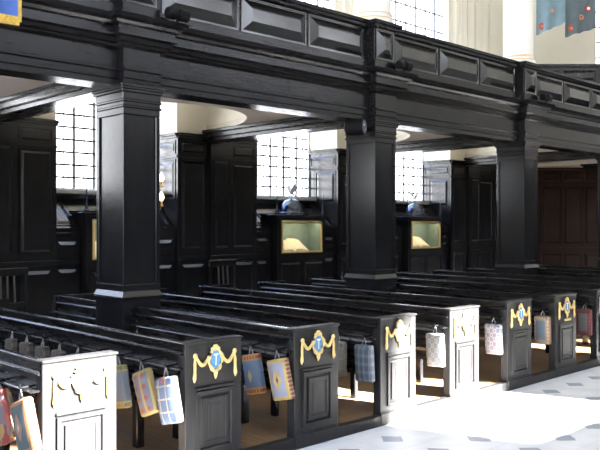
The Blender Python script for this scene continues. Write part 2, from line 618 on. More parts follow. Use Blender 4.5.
wn = empty('wall_north', (0, 0, 0))
wn['kind'] = 'structure'
LAST = 16.4
edges = []
for k in range(-2, 4):
    a = rec_c(k - 1) + REC_HW
    b = rec_c(k) - REC_HW if k < 3 else LAST
    edges.append((a, b))
for (a, b) in edges:
    mid = rec_c(0) - BAY / 2 + BAY * round(((a + b) / 2 - rec_c(0) + BAY / 2) / BAY)
    if b == LAST: mid = a + .77
    mb = MB()
    mb.box(a, b, PIER_Y, 10.33, 0, WALL_T)
    mb.box(mid - .21, mid + .21, PIER_Y - .07, PIER_Y, 0, WALL_T)
    pier_panels(mb, a, mid - .21, PIER_Y)
    mb.field((mid - .16, PIER_Y - .07, 1.22), (1, 0, 0), (0, 0, 1), (0, -1, 0), .32, 1.4, .03, .015)
    mb.field((mid - .16, PIER_Y - .07, .22), (1, 0, 0), (0, 0, 1), (0, -1, 0), .32, .82, .04, .009)
    if b < LAST: pier_panels(mb, mid + .21, b, PIER_Y)
    else:
        x = mid + .21
        while x < LAST - .1:
            pier_panels(mb, x, min(x + .62, LAST), PIER_Y)
            x += .62
    # dado rail and cornice run round the pier
    for (z0, z1, p) in ((1.07, 1.14, .035), (0, .16, .03), (2.60, 2.64, .02), (2.90, 2.935, .03), (2.935, 2.97, .055)):
        mb.box(a - .004, mid - .21, PIER_Y - p, PIER_Y, z0, z1, .005)
        mb.box(mid + .21, b + .004, PIER_Y - p, PIER_Y, z0, z1, .005)
        mb.box(mid - .21 - p * .5, mid + .21 + p * .5, PIER_Y - .07 - p, PIER_Y - .07, z0, z1, .005)
    # reveals: left face of the pier (faces -x) and right face (faces +x)
    for (xx, nx) in ((a, -1), (b, 1)):
        if xx == LAST: continue
        uu = (0, -1, 0) if nx < 0 else (0, 1, 0)
        oy = 10.22 if nx < 0 else 9.58
        mb.field((xx, oy - (.13 if nx < 0 else 0), 1.98), uu, (0, 0, 1), (nx, 0, 0), .51, .60, .05, .014)
        mb.field((xx, oy, 2.66), uu, (0, 0, 1), (nx, 0, 0), .64, .2, .02, .010)
        for (z0, z1, p) in ((2.90, 2.935, .03), (2.935, 2.97, .05), (2.60, 2.64, .02)):
            mb.box(min(xx, xx + nx * p), max(xx, xx + nx * p), PIER_Y - .0, 10.27, z0, z1, .005)
    o = mb.build('pier_panelling', W_V, wn)
    MB().box(a, b, PIER_Y + .02, 10.33, WALL_T, 3.8).build('pier_plaster', PLASTER, wn)

for k in range(-3, 3):
    c = rec_c(k)
    x0, x1 = c - REC_HW, c + REC_HW
    mb = MB()
    # apron below the window, interrupted in the middle by the memorial case
    for (a, b) in ((x0, c - .585), (c + .585, x1)):
        mb.box(a, b, 9.60, 10.55, 0, 1.56)
        mb.box(a, b, 9.565, 9.60, 1.07, 1.14, .005)
        mb.box(a, b, 9.57, 9.60, 0, .16, .005)
        mb.box(a, b, 9.57, 9.62, 1.45, 1.50, .006)
    mb.box(c - .585, c + .585, 9.99, 10.55, 0, 1.80)
    for (a, b) in ((x0 + .02, c - .60), (c + .60, x1 - .02)):
        mb.field((a, 9.60, .22), (1, 0, 0), (0, 0, 1), (0, -1, 0), b - a, .82, .045, .010)
        mb.field((a, 9.60, 1.16), (1, 0, 0), (0, 0, 1), (0, -1, 0), b - a, .25, .045, .010)
    # sloping panelled sill
    for (a, b) in ((x0, c - .585), (c + .585, x1)):
        mb.prism([(9.62, 1.56), (10.16, 1.97), (10.16, 2.04), (10.55, 2.04), (10.55, 1.50), (9.62, 1.50)], 'x', a, b)
    mb.prism([(9.99, 1.80), (10.16, 1.97), (10.16, 2.04), (10.55, 2.04), (10.55, 1.50), (9.99, 1.50)], 'x', c - .585, c + .585)
    sl = Vector((0, .54, .41)).normalized()
    nn = Vector((0, -.41, .54)).normalized()
    for (a, b) in ((x0 + .05, c - .60), (c + .60, x1 - .05)):
        p = Vector((a, 9.62, 1.56)) + sl * .05
        mb.field(p, (1, 0, 0), sl, nn, b - a, .58, .05, .016, .012)
    # splayed cheeks of the sill
    for (xx, s) in ((x0, 1), (x1, -1)):
        mb.add([(xx, 9.60, 1.5), (xx + s * .17, 10.16, 2.0), (xx, 10.16, 2.06), (xx, 9.60, 1.56)], [(0, 1, 2, 3)])
    mb.build('window_apron', W_GLOSS, wn)
    MB().box(x0, x1, 10.06, 10.30, 2.04, 2.10, .01).build('sill', STONE, wn)
    MB().box(x0, x1, 10.30, 10.55, 3.72, 3.80).build('lintel', PLASTER, wn)
    mb = MB()

# windows: leaded lights
def leaded_window(name, c, hw, y, z0, z1, dz=0.18):
    root = empty(name, (c, y, z0))
    struct(root)
    fr = MB()
    h = z1 - z0
    for (a, b) in ((-hw, -hw + .035), (hw - .035, hw)):
        fr.box(a, b, -.03, .05, 0, h)
    fr.box(-hw, hw, -.03, .05, 0, .03)
    fr.box(-hw, hw, -.03, .05, h - .03, h)
    fr.build('window_frame', WHITEP, root)
    ld = MB()
    n = 6
    for i in range(1, n):
        x = -hw + 2 * hw * i / n
        ld.box(x - .018, x + .018, -.012, .012, .03, h - .03)
        xm = x - hw / n
        ld.box(xm - .007, xm + .007, -.006, .006, .03, h - .03)
    ld.box(hw - hw / n - .007, hw - hw / n + .007, -.006, .006, .03, h - .03)
    m_ = int(h / dz)
    for j in range(1, m_):
        z = j * dz
        t = .0155
        ld.box(-hw + .03, hw - .03, -.010, .010, z - t, z + t)
    ld.build('lead_cames', LEAD, root)
    MB().add([(-hw, .02, 0), (hw, .02, 0), (hw, .02, h), (-hw, .02, h)], [(0, 1, 2, 3)]).build('pane', GLASS, root)
    return root


wi = 1
for k in range(-1, 3):
    leaded_window('window_%d' % wi, rec_c(k), REC_HW, WIN_Y, 2.10, 3.72)
    wi += 1

# oblique end wall of the aisle and the panelled stalls above it
DA, DB = Vector((LAST, 9.60, 0)), Vector((20.2, 5.80, 0))
du = (DB - DA).normalized()
dn = Vector((-du.y, du.x, 0)) * -1
if dn.dot(Vector((-1, -1, 0))) < 0: dn = -dn
dl = (DB - DA).length
mb = MB()
def obox(mb, s0, s1, d0, d1, z0, z1):
    q = [DA + du * s + dn * d for s, d in ((s0, d0), (s1, d0), (s1, d1), (s0, d1))]
    mb.add([(p.x, p.y, z) for z in (z0, z1) for p in q], [(0, 1, 2, 3), (4, 5, 6, 7), (0, 1, 5, 4), (1, 2, 6, 5), (2, 3, 7, 6), (3, 0, 4, 7)])
obox(mb, -.3, dl, -.2, 0, 0, 2.95)
s = .02
while s < dl - .4:
    for (z0, h) in ((.22, .72), (1.14, 1.36), (2.62, .24)):
        mb.field(DA + du * s + Vector((0, 0, z0)), du, (0, 0, 1), dn, .46, h, .03, .018)
    s += .5
for (z0, z1, p) in ((1.0, 1.08, .04), (0, .16, .03), (2.90, 2.95, .05), (2.54, 2.58, .02)):
    obox(mb, 0, dl, 0, p, z0, z1)
we = mb.build('wall_northeast', wood('oak_warm_light_tint', (.013, .0062, .0042), (.024, .0115, .008), .34, (5, 5, .5), coat=0.0, spec=.12))  # same dark oak, with warm light tinted into its colour
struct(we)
mb = MB()
obox(mb, -.3, dl, -.2, 0, 2.95, 3.9)
mb.build('plaster_band', PLASTER, we)
mb = MB()
for q in ((-1.3, 1.78, 3.9, 9.6), (1.78, 3.2, 3.9, 5.2), (1.78, 3.2, 8.8, 9.6), (3.2, dl, 3.9, 9.6)):
    obox(mb, q[0], q[1], -.2, 0, q[2], q[3])
mb.build('upper_plaster', PLASTER, we)
mb = MB()
obox(mb, -.3, dl, 0, .5, 3.9, 5.26)
s = 0
while s < dl - .6:
    mb.field(DA + du * s + dn * .5 + Vector((0, 0, 4.88)), du, (0, 0, 1), dn, .78, .28, .05, .03)
    s += .84
obox(mb, -.3, dl, .45, .56, 5.22, 5.28)
mb.build('raised_stall_front', W_X, we)

# upper north wall with tall windows, seen over the gallery
u0 = arch_wall('wall_north_upper', PLASTER, 9.6, 9.9, -5, 16.6, 3.8, 9.6, [rec_c(k) for k in range(0, 3)], .95, 4.2, 8.0, False)
mb = MB()
for k in (1, 2, 3):
    c = rec_c(k) - BAY / 2 + (0.35 if k == 3 else 0)
    c = rec_c(k) - BAY / 2
    for (a, b, p) in ((-.62, .62, .10), (-.50, -.30, .15), (-.22, -.02, .15), (.06, .26, .15), (.34, .5, .15)):
        mb.box(c + a, c + b, 9.6 - p, 9.6, 3.8, 9.6)
c = rec_c(2) + BAY / 2
for (a, b, p) in ((-.55, 1.0, .08), (-.25, -.07, .14), (.05, .16, .14), (.30, .44, .14), (.62, .8, .14)):
    mb.box(c + a, c + b, 9.6 - p, 9.6, 3.8, 9.6)
mb.build('pilaster', PLASTER, u0)
for k in range(1, 3):
    leaded_window('window_%d' % wi, rec_c(k), .95, 9.72, 4.2, 8.0, .36)
    wi += 1

q = DA + du * 2.49 - dn * .10
wz = leaded_window('window_%d' % wi, 0, .71, 0, 5.2, 8.8, .36)
wz.location = (q.x, q.y, 5.2)
wz.rotation_euler = (0, 0, math.atan2(du.y, du.x))

# ceiling under the gallery with half-oval openings in front of the windows, and the gallery floor above
gc = MB()
for k in range(-2, 4):
    c = rec_c(k)
    x0, x1 = c - BAY / 2, c + BAY / 2
    A, B = 1.5, 2.1
    if k == 3:
        gc.box(x0, 20.4, 6.3, 9.65, CEIL_Z, 3.10)
        continue
    n = 32
    pts = [(c + A * math.cos(PI * i / n), PIER_Y + .03 - B * math.sin(PI * i / n)) for i in range(n + 1)]
    # slab either side and strips up to the oval edge
    gc.box(x0, c - A, 6.3, 9.56, CEIL_Z, 3.12)
    gc.box(c + A, x1, 6.3, 9.56, CEIL_Z, 3.12)
    for i in range(n):
        (xa, ya), (xb, yb) = pts[i + 1], pts[i]
        gc.prism([(xa, 6.3), (xb, 6.3), (xb, yb), (xa, ya)], 'z', CEIL_Z, 3.12)
gcl = struct(gc.build('gallery_ceiling', SOFFIT))
dr = MB()
for k in range(-2, 3):
    c = rec_c(k)
    n = 32
    A, B = 1.5, 2.1
    o, i2 = [], []
    for i in range(n + 1):
        q = PI * i / n
        o.append((c + (A + .02) * math.cos(q), PIER_Y + .03 - (B + .02) * math.sin(q)))
    vs = [(x, y, z) for z in (3.06, 3.74) for (x, y) in o]
    fs = [(i, i + 1, n + 2 + i, n + 1 + i) for i in range(n)]
    dr.add(vs, fs, True)
dr.build('oval_light_well', PLASTER, gcl)
gf = MB().box(-3, 20.4, 6.3, 10.55, 3.74, 3.84)
gf.build('gallery_floor_slab', PLASTER, gcl)

for k in range(-1, 5):
    bx = col_x(k) + COL_W / 2
    mb = MB()
    ye = 9.50 if k < 4 else 9.3
    mb.box(bx - .17, bx + .17, 6.4, ye, BEAM_B, 2.92, .006)
    mb.box(bx - .21, bx + .21, 6.4, ye, 2.92, 2.985, .004)
    mb.box(bx - .25, bx + .25, 6.4, ye, 2.985, 3.035, .008)
    struct(mb.build('ceiling_beam', W_Y))

# ================================================================== GALLERY FRONT
GF = 6.20           # general face of the gallery front
RF = 6.10           # face where it breaks forward over a column
GX0, GX1 = -2.5, 17.0

def run_profile(mb, prof, y_face, x0, x1, back=6.5):
    """sweep a moulding profile (projection, z) along x; projections are towards the nave"""
    poly = [(y_face - p, z) for p, z in prof] + [(back, prof[-1][1]), (back, prof[0][1])]
    mb.prism(poly, 'x', x0, x1)


ARCH = [(0, 2.865), (0, 2.915), (.012, 2.925), (.012, 2.985), (.035, 2.995), (.035, 3.01), (0.005, 3.02), (.005, 3.19)]
CORN = [(.015, 3.19), (.05, 3.205), (.055, 3.225), (.08, 3.235), (.085, 3.27), (.12, 3.285), (.12, 3.30)]
FASC = [(.10, 3.30), (.10, 3.365), (.135, 3.375), (.15, 3.40), (.185, 3.42), (.195, 3.455), (.17, 3.468)]
PBASE = [(0, 3.468), (0, 3.60)]
PRAIL = [(0, 3.985), (.02, 3.995), (.035, 4.02), (.06, 4.03), (.065, 4.065), (.04, 4.075)]
gal = empty('gallery', (0, 6.2, 2.865))
tag(gal, 'long dark panelled gallery front carried on the square columns', 'gallery')
off = Vector((0, -6.2, -2.865))
ress = [(col_x(k), col_x(k) + COL_W) for k in range(-1, 5) if col_x(k) < 17]
parts = {'architrave': ARCH, 'cornice': CORN, 'ledge_fascia': FASC, 'parapet_base': PBASE, 'top_rail': PRAIL}
for nm, prof in parts.items():
    mb = MB()
    run_profile(mb, prof, GF, GX0, GX1, 6.48)
    for (a, b) in ress:
        e = max(p for p, z in prof)
        if nm in ('cornice', 'ledge_fascia', 'top_rail'):
            # ends of the break-forward return with their own projection
            for i in range(len(prof) - 1):
                (p0, z0), (p1, z1) = prof[i], prof[i + 1]
                mb.add([(a - p0, GF + .02, z0), (b + p0, GF + .02, z0), (b + p0, RF - p0, z0), (a - p0, RF - p0, z0),
                        (a - p1, GF + .02, z1), (b + p1, GF + .02, z1), (b + p1, RF - p1, z1), (a - p1, RF - p1, z1)],
                       [(0, 1, 5, 4), (1, 2, 6, 5), (2, 3, 7, 6), (3, 0, 4, 7), (0, 1, 2, 3), (4, 5, 6, 7)])
        else:
            run_profile(mb, prof, RF, a, b, GF + .05)
    o = mb.build(nm, W_X, gal)
    o.location = off
# parapet body and stiles
mb = MB().box(GX0, GX1, GF + .03, 6.40, 3.60, 3.985)
for (a, b) in ress:
    mb.box(a, b, RF + .02, GF + .1, 3.60, 3.985)
mb.build('parapet_body', W_X, gal).location = off
for k in range(-1, 4):
    a = col_x(k) + COL_W + .08
    b = col_x(k + 1) - .05
    w3 = (b - a) / 3
    for i in range(3):
        MB().field((a + w3 * i + .02, GF + .03, 3.61), (1, 0, 0), (0, 0, 1), (0, -1, 0), w3 - .04, .37, .095, .050, .010).build('parapet_panel', W_GLOSS, gal).location = off
for (a, b) in ress:
    MB().field((a + .03, RF + .02, 3.61), (1, 0, 0), (0, 0, 1), (0, -1, 0), b - a - .06, .37, .095, .050, .010).build('parapet_panel', W_GLOSS, gal).location = off

# ================================================================== COLUMNS
def make_column(x, label):
    r = empty('gallery_column', (x, COL_Y0, 0))
    tag(r, label, 'column', 'square columns carrying the gallery', 'thing')
    W, D = COL_W, COL_Y1 - COL_Y0
    s = MB()
    i = .018
    s.box(i, W - i, i, D - i, .05, 2.68)
    for (a, b) in ((0, .045), (W - .045, W)):
        for (c, d) in ((0, .045), (D - .045, D)):
            s.box(a, b, c, d, 1.06, 2.60, .004)
    for (z0, z1) in ((1.0, 1.06), (2.60, 2.66)):
        s.box(0, W, 0, D, z0, z1, .004)
    s.build('shaft', W_V, r)
    p = MB()
    for (z0, z1, e) in ((0, .94, .004), (.935, .952, .020), (0, .2, .03)):
        p.box(-e, W + e, -e, D + e, z0, z1, .005)
    e = .018
    p.add([(-e, -e, .952), (W + e, -e, .952), (W + e, D + e, .952), (-e, D + e, .952), (.004, .004, 1.0), (W - .004, .004, 1.0), (W - .004, D - .004, 1.0), (.004, D - .004, 1.0)],
          [(0, 1, 5, 4), (1, 2, 6, 5), (2, 3, 7, 6), (3, 0, 4, 7), (0, 3, 2, 1), (4, 5, 6, 7)])
    p.build('pedestal', W_V, r)
    c = MB()
    for (z0, z1, e) in ((2.66, 2.68, .012), (2.68, 2.715, .002), (2.715, 2.735, .012), (2.735, 2.80, .006), (2.80, 2.825, .022), (2.825, 2.845, .034), (2.845, 2.868, .046)):
        c.box(-e, W + e, -e, D + e, z0, z1, .004)
    c.build('capital', W_V, r)
    return r


make_column(col_x(0), 'nearest square dark column, with the lit twin lamp on its far side')
make_column(col_x(1), 'middle square dark column with the black loudspeaker at its top')
make_column(col_x(2), 'square dark column standing beyond the loudspeaker column, before the warm-lit panelling')
make_column(col_x(3), 'farthest square dark column, cut off by the right edge of the photo')

def upper_column(x, label):
    r = empty('upper_column', (x, 6.33, 4.0))
    tag(r, label, 'column', 'white columns above the gallery')
    MB().lathe((0, 0, 0), [(.225, .14), (.225, 5.6)], 32).build('shaft', COLW, r)
    MB().lathe((0, 0, 0), [(.275, .07), (.275, .10), (.27, .105)], 32).build('plinth', COLW, r)
    MB().lathe((0, 0, 0), [(.255, .105), (.262, .112), (.262, .135), (.25, .15), (.238, .16), (.238, .17), (.25, .18), (.25, .195), (.235, .205), (.22, .21)], 32).build('base_moulding', COLW, r)
    MB().lathe((0, 0, 0), [(.262, .125), (.266, .132), (.262, .139)], 32).build('gilt_ring', GOLD, r)
    MB().lathe((0, 0, 0), [(.25, .184), (.254, .190), (.25, .196)], 32).build('gilt_ring', GOLD, r)
    return r


upper_column(col_x(1) + .21, 'white column with gilded base, its foot just showing at top centre')
upper_column(col_x(2) + .21, 'round white column with gilded base beside the hanging flags')

# ================================================================== PEWS
COLS = [(col_x(k) - .035, col_x(k) + COL_W + .035) for k in range(-1, 4)]

def spans(x0, x1, y0=PEW_Y0 + .02, y1=PEW_Y1):
    for (a, b) in COLS:
        if x1 > a and x0 < b:
            return [(y0, COL_Y0 - .034), (COL_Y1 + .034, y1)]
    return [(y0, y1)]


def garland(parent):
    """gilded swags, drops and a central cartouche with a blue shield; local x 0-.46, front at y=0"""
    for s in (-1, 1):
        g = MB()
        cx = .23
        pts = []
        for i in range(9):
            t = i / 8
            pts.append((cx + s * (.058 + .095 * t), -.010, .770 - .052 * math.sin(PI * t) + .018 * t))
        g.tube(pts, [.006 + .007 * math.sin(PI * i / 8) for i in range(9)], 8)
        g.ball((cx + s * .158, -.010, .790), .017, .012, .019, 10, 6)
        g.tube([(cx + s * .158, -.008, .785), (cx + s * .163, -.010, .74), (cx + s * .163, -.010, .69), (cx + s * .166, -.010, .645), (cx + s * .166, -.008, .622)], [.006, .010, .009, .013, .003], 8)
        g.build('gilt_swag', GOLD, parent)
    c = MB()
    n = 20
    ring = []
    for i in range(n + 1):
        q = 2 * PI * i / n
        ring.append((.23 + .052 * math.sin(q) * (1 + .12 * math.cos(4 * q)), -.012, .752 + .072 * math.cos(q)))
    c.tube(ring, [.011 + .004 * math.cos(5 * 2 * PI * i / n) for i in range(n + 1)], 8, False)
    c.ball((.23, -.012, .832), .024, .014, .020, 10, 6)
    c.ball((.205, -.010, .822), .014, .010, .012, 8, 5)
    c.ball((.255, -.010, .822), .014, .010, .012, 8, 5)
    c.tube([(.23, -.012, .675), (.23, -.012, .650), (.23, -.010, .628)], [.016, .012, .004], 8)
    c.build('cartouche', GOLD, parent)
    sh = MB()
    pr = [(-.036, .055), (-.012, .060), (0, .056), (.012, .060), (.036, .055), (.040, .0), (.030, -.040), (0, -.062), (-.030, -.040), (-.040, 0)]
    sh.prism([(.23 + x, .752 + z) for x, z in pr], 'y', -.014, 0)
    sh.build('shield', BLUE, parent)
    em = MB()
    em.prism([(.212, .790), (.250, .790), (.246, .779), (.236, .776), (.233, .715), (.226, .715), (.229, .776), (.214, .779)], 'y', -.017, -.013)
    em.build('shield_device', WHITEP, parent)


def make_pew():
    r = empty('pew', (0, 0, 0))
    return r


def build_pew(k, label, nk=2, hooks=()):
    X = PEW_X3 + PEW_DX * (k - 3)
    r = empty('pew', (X, PEW_Y0, .075))
    tag(r, label, 'pew', 'rows of black wooden pews', 'thing')
    L = lambda mb: mb.xform(Matrix.Translation((-X, -PEW_Y0, -.075)))
    b = MB()
    for (a, e) in spans(X - .02, X + .06):
        b.box(X + .008, X + .035, a, e, .38, .79)
        n = max(1, round((e - a) / .8))
        for i in range(n):
            w_ = (e - a) / n
            b.field((X + .008, a + w_ * i + .04, .44), (0, 1, 0), (0, 0, 1), (-1, 0, 0), w_ - .08, .26, .03, .008, .008)
    L(b).build('back', W_Y, r)
    t = MB()
    for (a, e) in spans(X - .02, X + .06):
        t.prism([(X + .004, .778), (X - .016, .780), (X - .018, .788), (X - .008, .794), (X - .004, .80), (X - .004, .848), (X - .008, .852), (X - .006, .858), (X - .002, .860), (X + .034, .860), (X + .040, .854), (X + .040, .80)], 'y', a, e)
    L(t).build('top_rail', W_Y, r)
    g = MB()
    for (a, e) in spans(X - .11, X):
        g.prism([(X + .01, .690), (X - .050, .690), (X - .061, .692), (X - .065, .699), (X - .061, .706), (X - .050, .706), (X + .01, .700)], 'y', a, e)
    L(g).build('book_ledge', W_Y, r)
    s = MB()
    for (a, e) in spans(X + .03, X + .43):
        s.box(X + .03, X + .42, a, e, .435, .47, .008)
    L(s).build('seat', W_Y, r)
    for y in (4.58, 5.75, 6.95):
        for (xa, xb) in ((.012, .075), (.34, .385)):
            L(MB().box(X + xa, X + xb, y, y + .06, .075, .436, .006)).build('leg', W_V, r)
    # aisle end
    e = empty('end_panel', (0, 0, 0), 0, None)
    bpy.data.objects.remove(e)
    m = MB()
    m.box(0, .455, 0, .075, .01, .848, .003)
    m.box(-.003, .463, -.012, .08, 0.005, .10, .006)
    m.box(.0, .459, -.006, .078, .10, .112, .004)
    m.box(-.006, .463, -.012, .080, .846, .862, .005)
    m.box(.075, .385, -.014, 0, .548, .566, .004)
    m.field((.080, 0, .15), (1, 0, 0), (0, 0, 1), (0, -1, 0), .30, .39, .020, .010, .016)
    m.field((.128, 0, .198), (1, 0, 0), (0, 0, 1), (0, -1, 0), .204, .294, .010, .011, .014)
    m.xform(Matrix.Translation((0, 0, -.075)))
    ep = m.build('end_panel', W_END, r)
    gh = empty('garland', (0, 0, 0))
    bpy.data.objects.remove(gh)
    garland_parts.append(ep)
    # wall end
    f = MB().box(-.02, .44, PEW_Y1 - PEW_Y0, PEW_Y1 - PEW_Y0 + .04, 0, .785, .006)
    f.build('wall_end_panel', W_V, r)
    # coat hooks for the kneelers
    for y in hooks:
        h = MB().tube([(.008, y - PEW_Y0, .64), (-.07, y - PEW_Y0, .635), (-.08, y - PEW_Y0, .642), (-.08, y - PEW_Y0, .655)], .006, 6)
        h.box(-.002, .01, y - PEW_Y0 - .015, y - PEW_Y0 + .015, .60, .612)
        h.build('kneeler_hook', BLACK, r)
    return r


garland_parts = []
KN_Y = lambda i: 4.105 + .285 * i
counts = {1: 4, 2: 9, 3: 3, 4: 2, 5: 1, 6: 1, 7: 1, 8: 1}
pew_labels = {
    1: 'black pew with end panel bleached white by sunlight, nearest at lower left',
    2: 'black pew whose gilded end panel stands next right of the sun-bleached lower left end',
    3: 'black pew with unlit gilded end panel, third end panel from the left',
    4: 'black pew with end panel half in sunlight, behind the blue plaid kneeler',
    5: 'black pew whose end panel glares in full sun at the middle of the row',
    6: 'black pew with shaded gilded end just right of the red and blue checked kneeler',
    7: 'black pew with a tiny bright plate under its garland, last complete end panel',
    8: 'black pew behind the dark red bordered kneeler, its end cut by the right frame edge',
    9: 'black pew with only its top rail showing, first row behind the last visible end panel',
    10: 'black pew with only its top rail showing, second row behind the last visible end panel',
    11: 'black pew with only its top rail showing, third row behind the last visible end panel',
    12: 'black pew with only its top rail showing, fourth row behind the last visible end panel',
    13: 'black pew with only its top rail showing, farthest row in front of the end wall',
}
pews = {}
for k in range(1, 14):
    pews[k] = build_pew(k, pew_labels[k], 2, [KN_Y(i) for i in range(counts.get(k, 0))])
# the garland is built once on the first end panel, then copied to the others
first = garland_parts[0]
garland(first)
for o in first.children:
    o.location = (0, 0, -.095)
for ep in garland_parts[1:]:
    for o in first.children:
        c = o.copy()
        COL.objects.link(c)
        c.parent = ep
pl = MB().box(.16, .30, -.006, 0, .505, .53)
plo = pl.build('name_plate', plain('yellowed_plate', (0.8, 0.6, 0.25), 0.5), garland_parts[6])
plo.location = (0, -.016, .0)

# ================================================================== KNEELERS
def make_kneeler(X, y, mat, label, tilt=0.0, yaw=0.0, big=1.0, drop=0.0):
    """needlework kneeler hanging by its loop from a hook on the back of pew at X"""
    hz = .075 + .60
    r = empty('kneeler', (X - .068, y, hz + .005))
    tag(r, label, 'kneeler', 'needlework kneelers hanging on the pew backs')
    r.rotation_euler = (tilt, 0, yaw)
    H, Wd, T = .290 * big, .175 * big, .060
    c = MB()
    # soft block: pillowed box
    nx, ny, nz_ = 3, 6, 8
    def puff(u, v): return (1 - (2 * u - 1) ** 4) * (1 - (2 * v - 1) ** 4)
    grid = []
    c.box(-T / 2, T / 2, -Wd / 2, Wd / 2, -H, 0, .012)
    vs, fs = [], []
    for side in (-1, 1):
        o = len(vs)
        for j in range(nz_ + 1):
            for i in range(ny + 1):
                u, v = i / ny, j / nz_
                vs.append((side * (T / 2 + .014 * puff(u, v)), -Wd / 2 + .012 + (Wd - .024) * u, -H + .012 + (H - .024) * v))
        for j in range(nz_):
            for i in range(ny):
                a = o + j * (ny + 1) + i
                fs.append((a, a + 1, a + ny + 2, a + ny + 1))
    c.add(vs, fs, True)
    c.xform(Matrix.Translation((-.012, 0, -.035)))
    c.build('cushion', mat, r)
    lp = MB().tube([(-.012, -.02, -.04), (-.006, -.014, -.01), (0, 0, .025), (-.006, .014, -.01), (-.012, .02, -.04)], .0055, 6)
    lp.build('hanging_loop', WEB, r)
    return r


KM = kneeler_mat
pb, gb = (.12, .20, .38), (.20, .26, .36)
gold_c, cream = (.62, .42, .08), (.72, .66, .50)
mats = {
    'a0': KM('needlework_orange', (.12, .20, .20), (.75, .30, .08), (.85, .60, .30), 'diamond', (.30, .30, .30)),
    'a1': KM('needlework_mosaic', (.55, .04, .03), (.28, .26, .28), (.72, .48, .08), 'mosaic', (.60, .12, .06)),
    'a2': KM('needlework_pink', (.60, .40, .38), (.72, .52, .14), (.55, .20, .16), 'bands', (.45, .38, .48)),
    'a3': KM('needlework_teal', (.10, .28, .36), (.45, .42, .36), (.10, .28, .36), 'grid'),
    'b0': KM('needlework_blue_grid', pb, (.70, .62, .40), (.62, .12, .10), 'grid'),
    'b1': KM('needlework_blue_gold', (.22, .26, .36), (.60, .44, .12), (.50, .10, .08), 'stripes', (.60, .44, .12)),
    'b2': KM('needlework_yellow_ends', (.20, .24, .30), (.58, .44, .07), (.26, .24, .12), 'bands', (.34, .30, .30)),
    'c0': KM('needlework_lilac', (.42, .44, .62), (.82, .58, .10), (.42, .06, .16), 'diamond', (.74, .62, .16)),
    'c1': KM('needlework_blue_orange', (.16, .28, .46), (.75, .36, .05), (.45, .06, .03), 'bands', (.85, .72, .25)),
    'c2': KM('needlework_pale', (.45, .40, .30), (.60, .50, .35), (.30, .30, .35), 'grid'),
    'd0': KM('needlework_plaid', (.10, .15, .22), (.19, .25, .33), (.30, .36, .42), 'plaid', (.50, .47, .36)),
    'd1': KM('needlework_straw', (.50, .42, .28), (.60, .52, .38), (.40, .30, .20), 'grid'),
    'e0': KM('needlework_cream_check', (.62, .58, .46), (.26, .36, .50), (.55, .40, .24), 'check'),
    'f0': KM('needlework_red_blue', (.66, .66, .66), (.30, .38, .58), (.55, .16, .14), 'check'),
    'g0': KM('needlework_slate', (.16, .25, .36), (.60, .36, .18), (.70, .62, .50), 'dotborder'),
    'h0': KM('needlework_maroon', (.26, .28, .28), (.34, .05, .06), (.50, .14, .14), 'dotborder'),
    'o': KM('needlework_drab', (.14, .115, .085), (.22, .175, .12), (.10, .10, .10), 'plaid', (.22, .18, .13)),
}
PX = lambda k: PEW_X3 + PEW_DX * (k - 3)
R = math.radians
kn = [
    (1, 0, 'a0', 'orange bordered kneeler, first beside the sun-bleached pew end', -22, 4),
    (1, 1, 'a1', 'red, yellow and grey mosaic kneeler left of the orange bordered one', -24, 5),
    (1, 2, 'a2', 'pink and yellow kneeler at the far lower left edge', -12, 0),
    (1, 3, 'a3', 'teal kneeler behind the mosaic and pink ones at lower left', -4, 0),
    (2, 0, 'b0', 'blue kneeler with pale gold grid, nearest the second pew end from left', -13, 6),
    (2, 1, 'b1', 'blue-grey kneeler with gold stripes, leaning, between two blue kneelers', -22, 4),
    (2, 2, 'b2', 'grey-blue kneeler with yellow bands, touching the sun-bleached pew end in view', -12, 0),
    (3, 0, 'c0', 'lilac and yellow kneeler with a central diamond, left of the third pew end', -13, 10),
    (3, 1, 'c1', 'bright blue kneeler with orange dotted bands and a yellow motif', -12, 4),
    (3, 2, 'c2', 'pale kneeler mostly hidden behind the second pew end from left', 0, 0),
    (4, 0, 'd0', 'dark blue plaid kneeler left of the half-sunlit pew end', -3, 0),
    (4, 1, 'd1', 'straw coloured kneeler, a sliver showing right of the third pew end', 0, 0),
    (5, 0, 'e0', 'cream, blue and brown checked kneeler left of the glaring sunlit pew end', -3, 0),
    (6, 0, 'f0', 'white kneeler with red and blue checks right of the glaring sunlit pew end', -2, 0),
    (7, 0, 'g0', 'slate blue kneeler with an orange dotted border', -1, 0),
    (8, 0, 'h0', 'grey kneeler with a dark red border, rightmost in the row', 0, 0),
]
for (k, i, mk, lab, ti, ya) in kn:
    make_kneeler(PX(k), KN_Y(i), mats[mk], lab, R(ti), R(ya))
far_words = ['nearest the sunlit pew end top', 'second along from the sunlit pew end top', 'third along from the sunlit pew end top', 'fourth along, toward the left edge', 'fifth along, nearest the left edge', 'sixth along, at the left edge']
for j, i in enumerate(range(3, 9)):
    make_kneeler(PX(2), KN_Y(i), mats['o'], 'drab brown kneeler shaded under the second pew, ' + far_words[j], R(random.uniform(-6, 4)), R(random.uniform(-6, 6)))

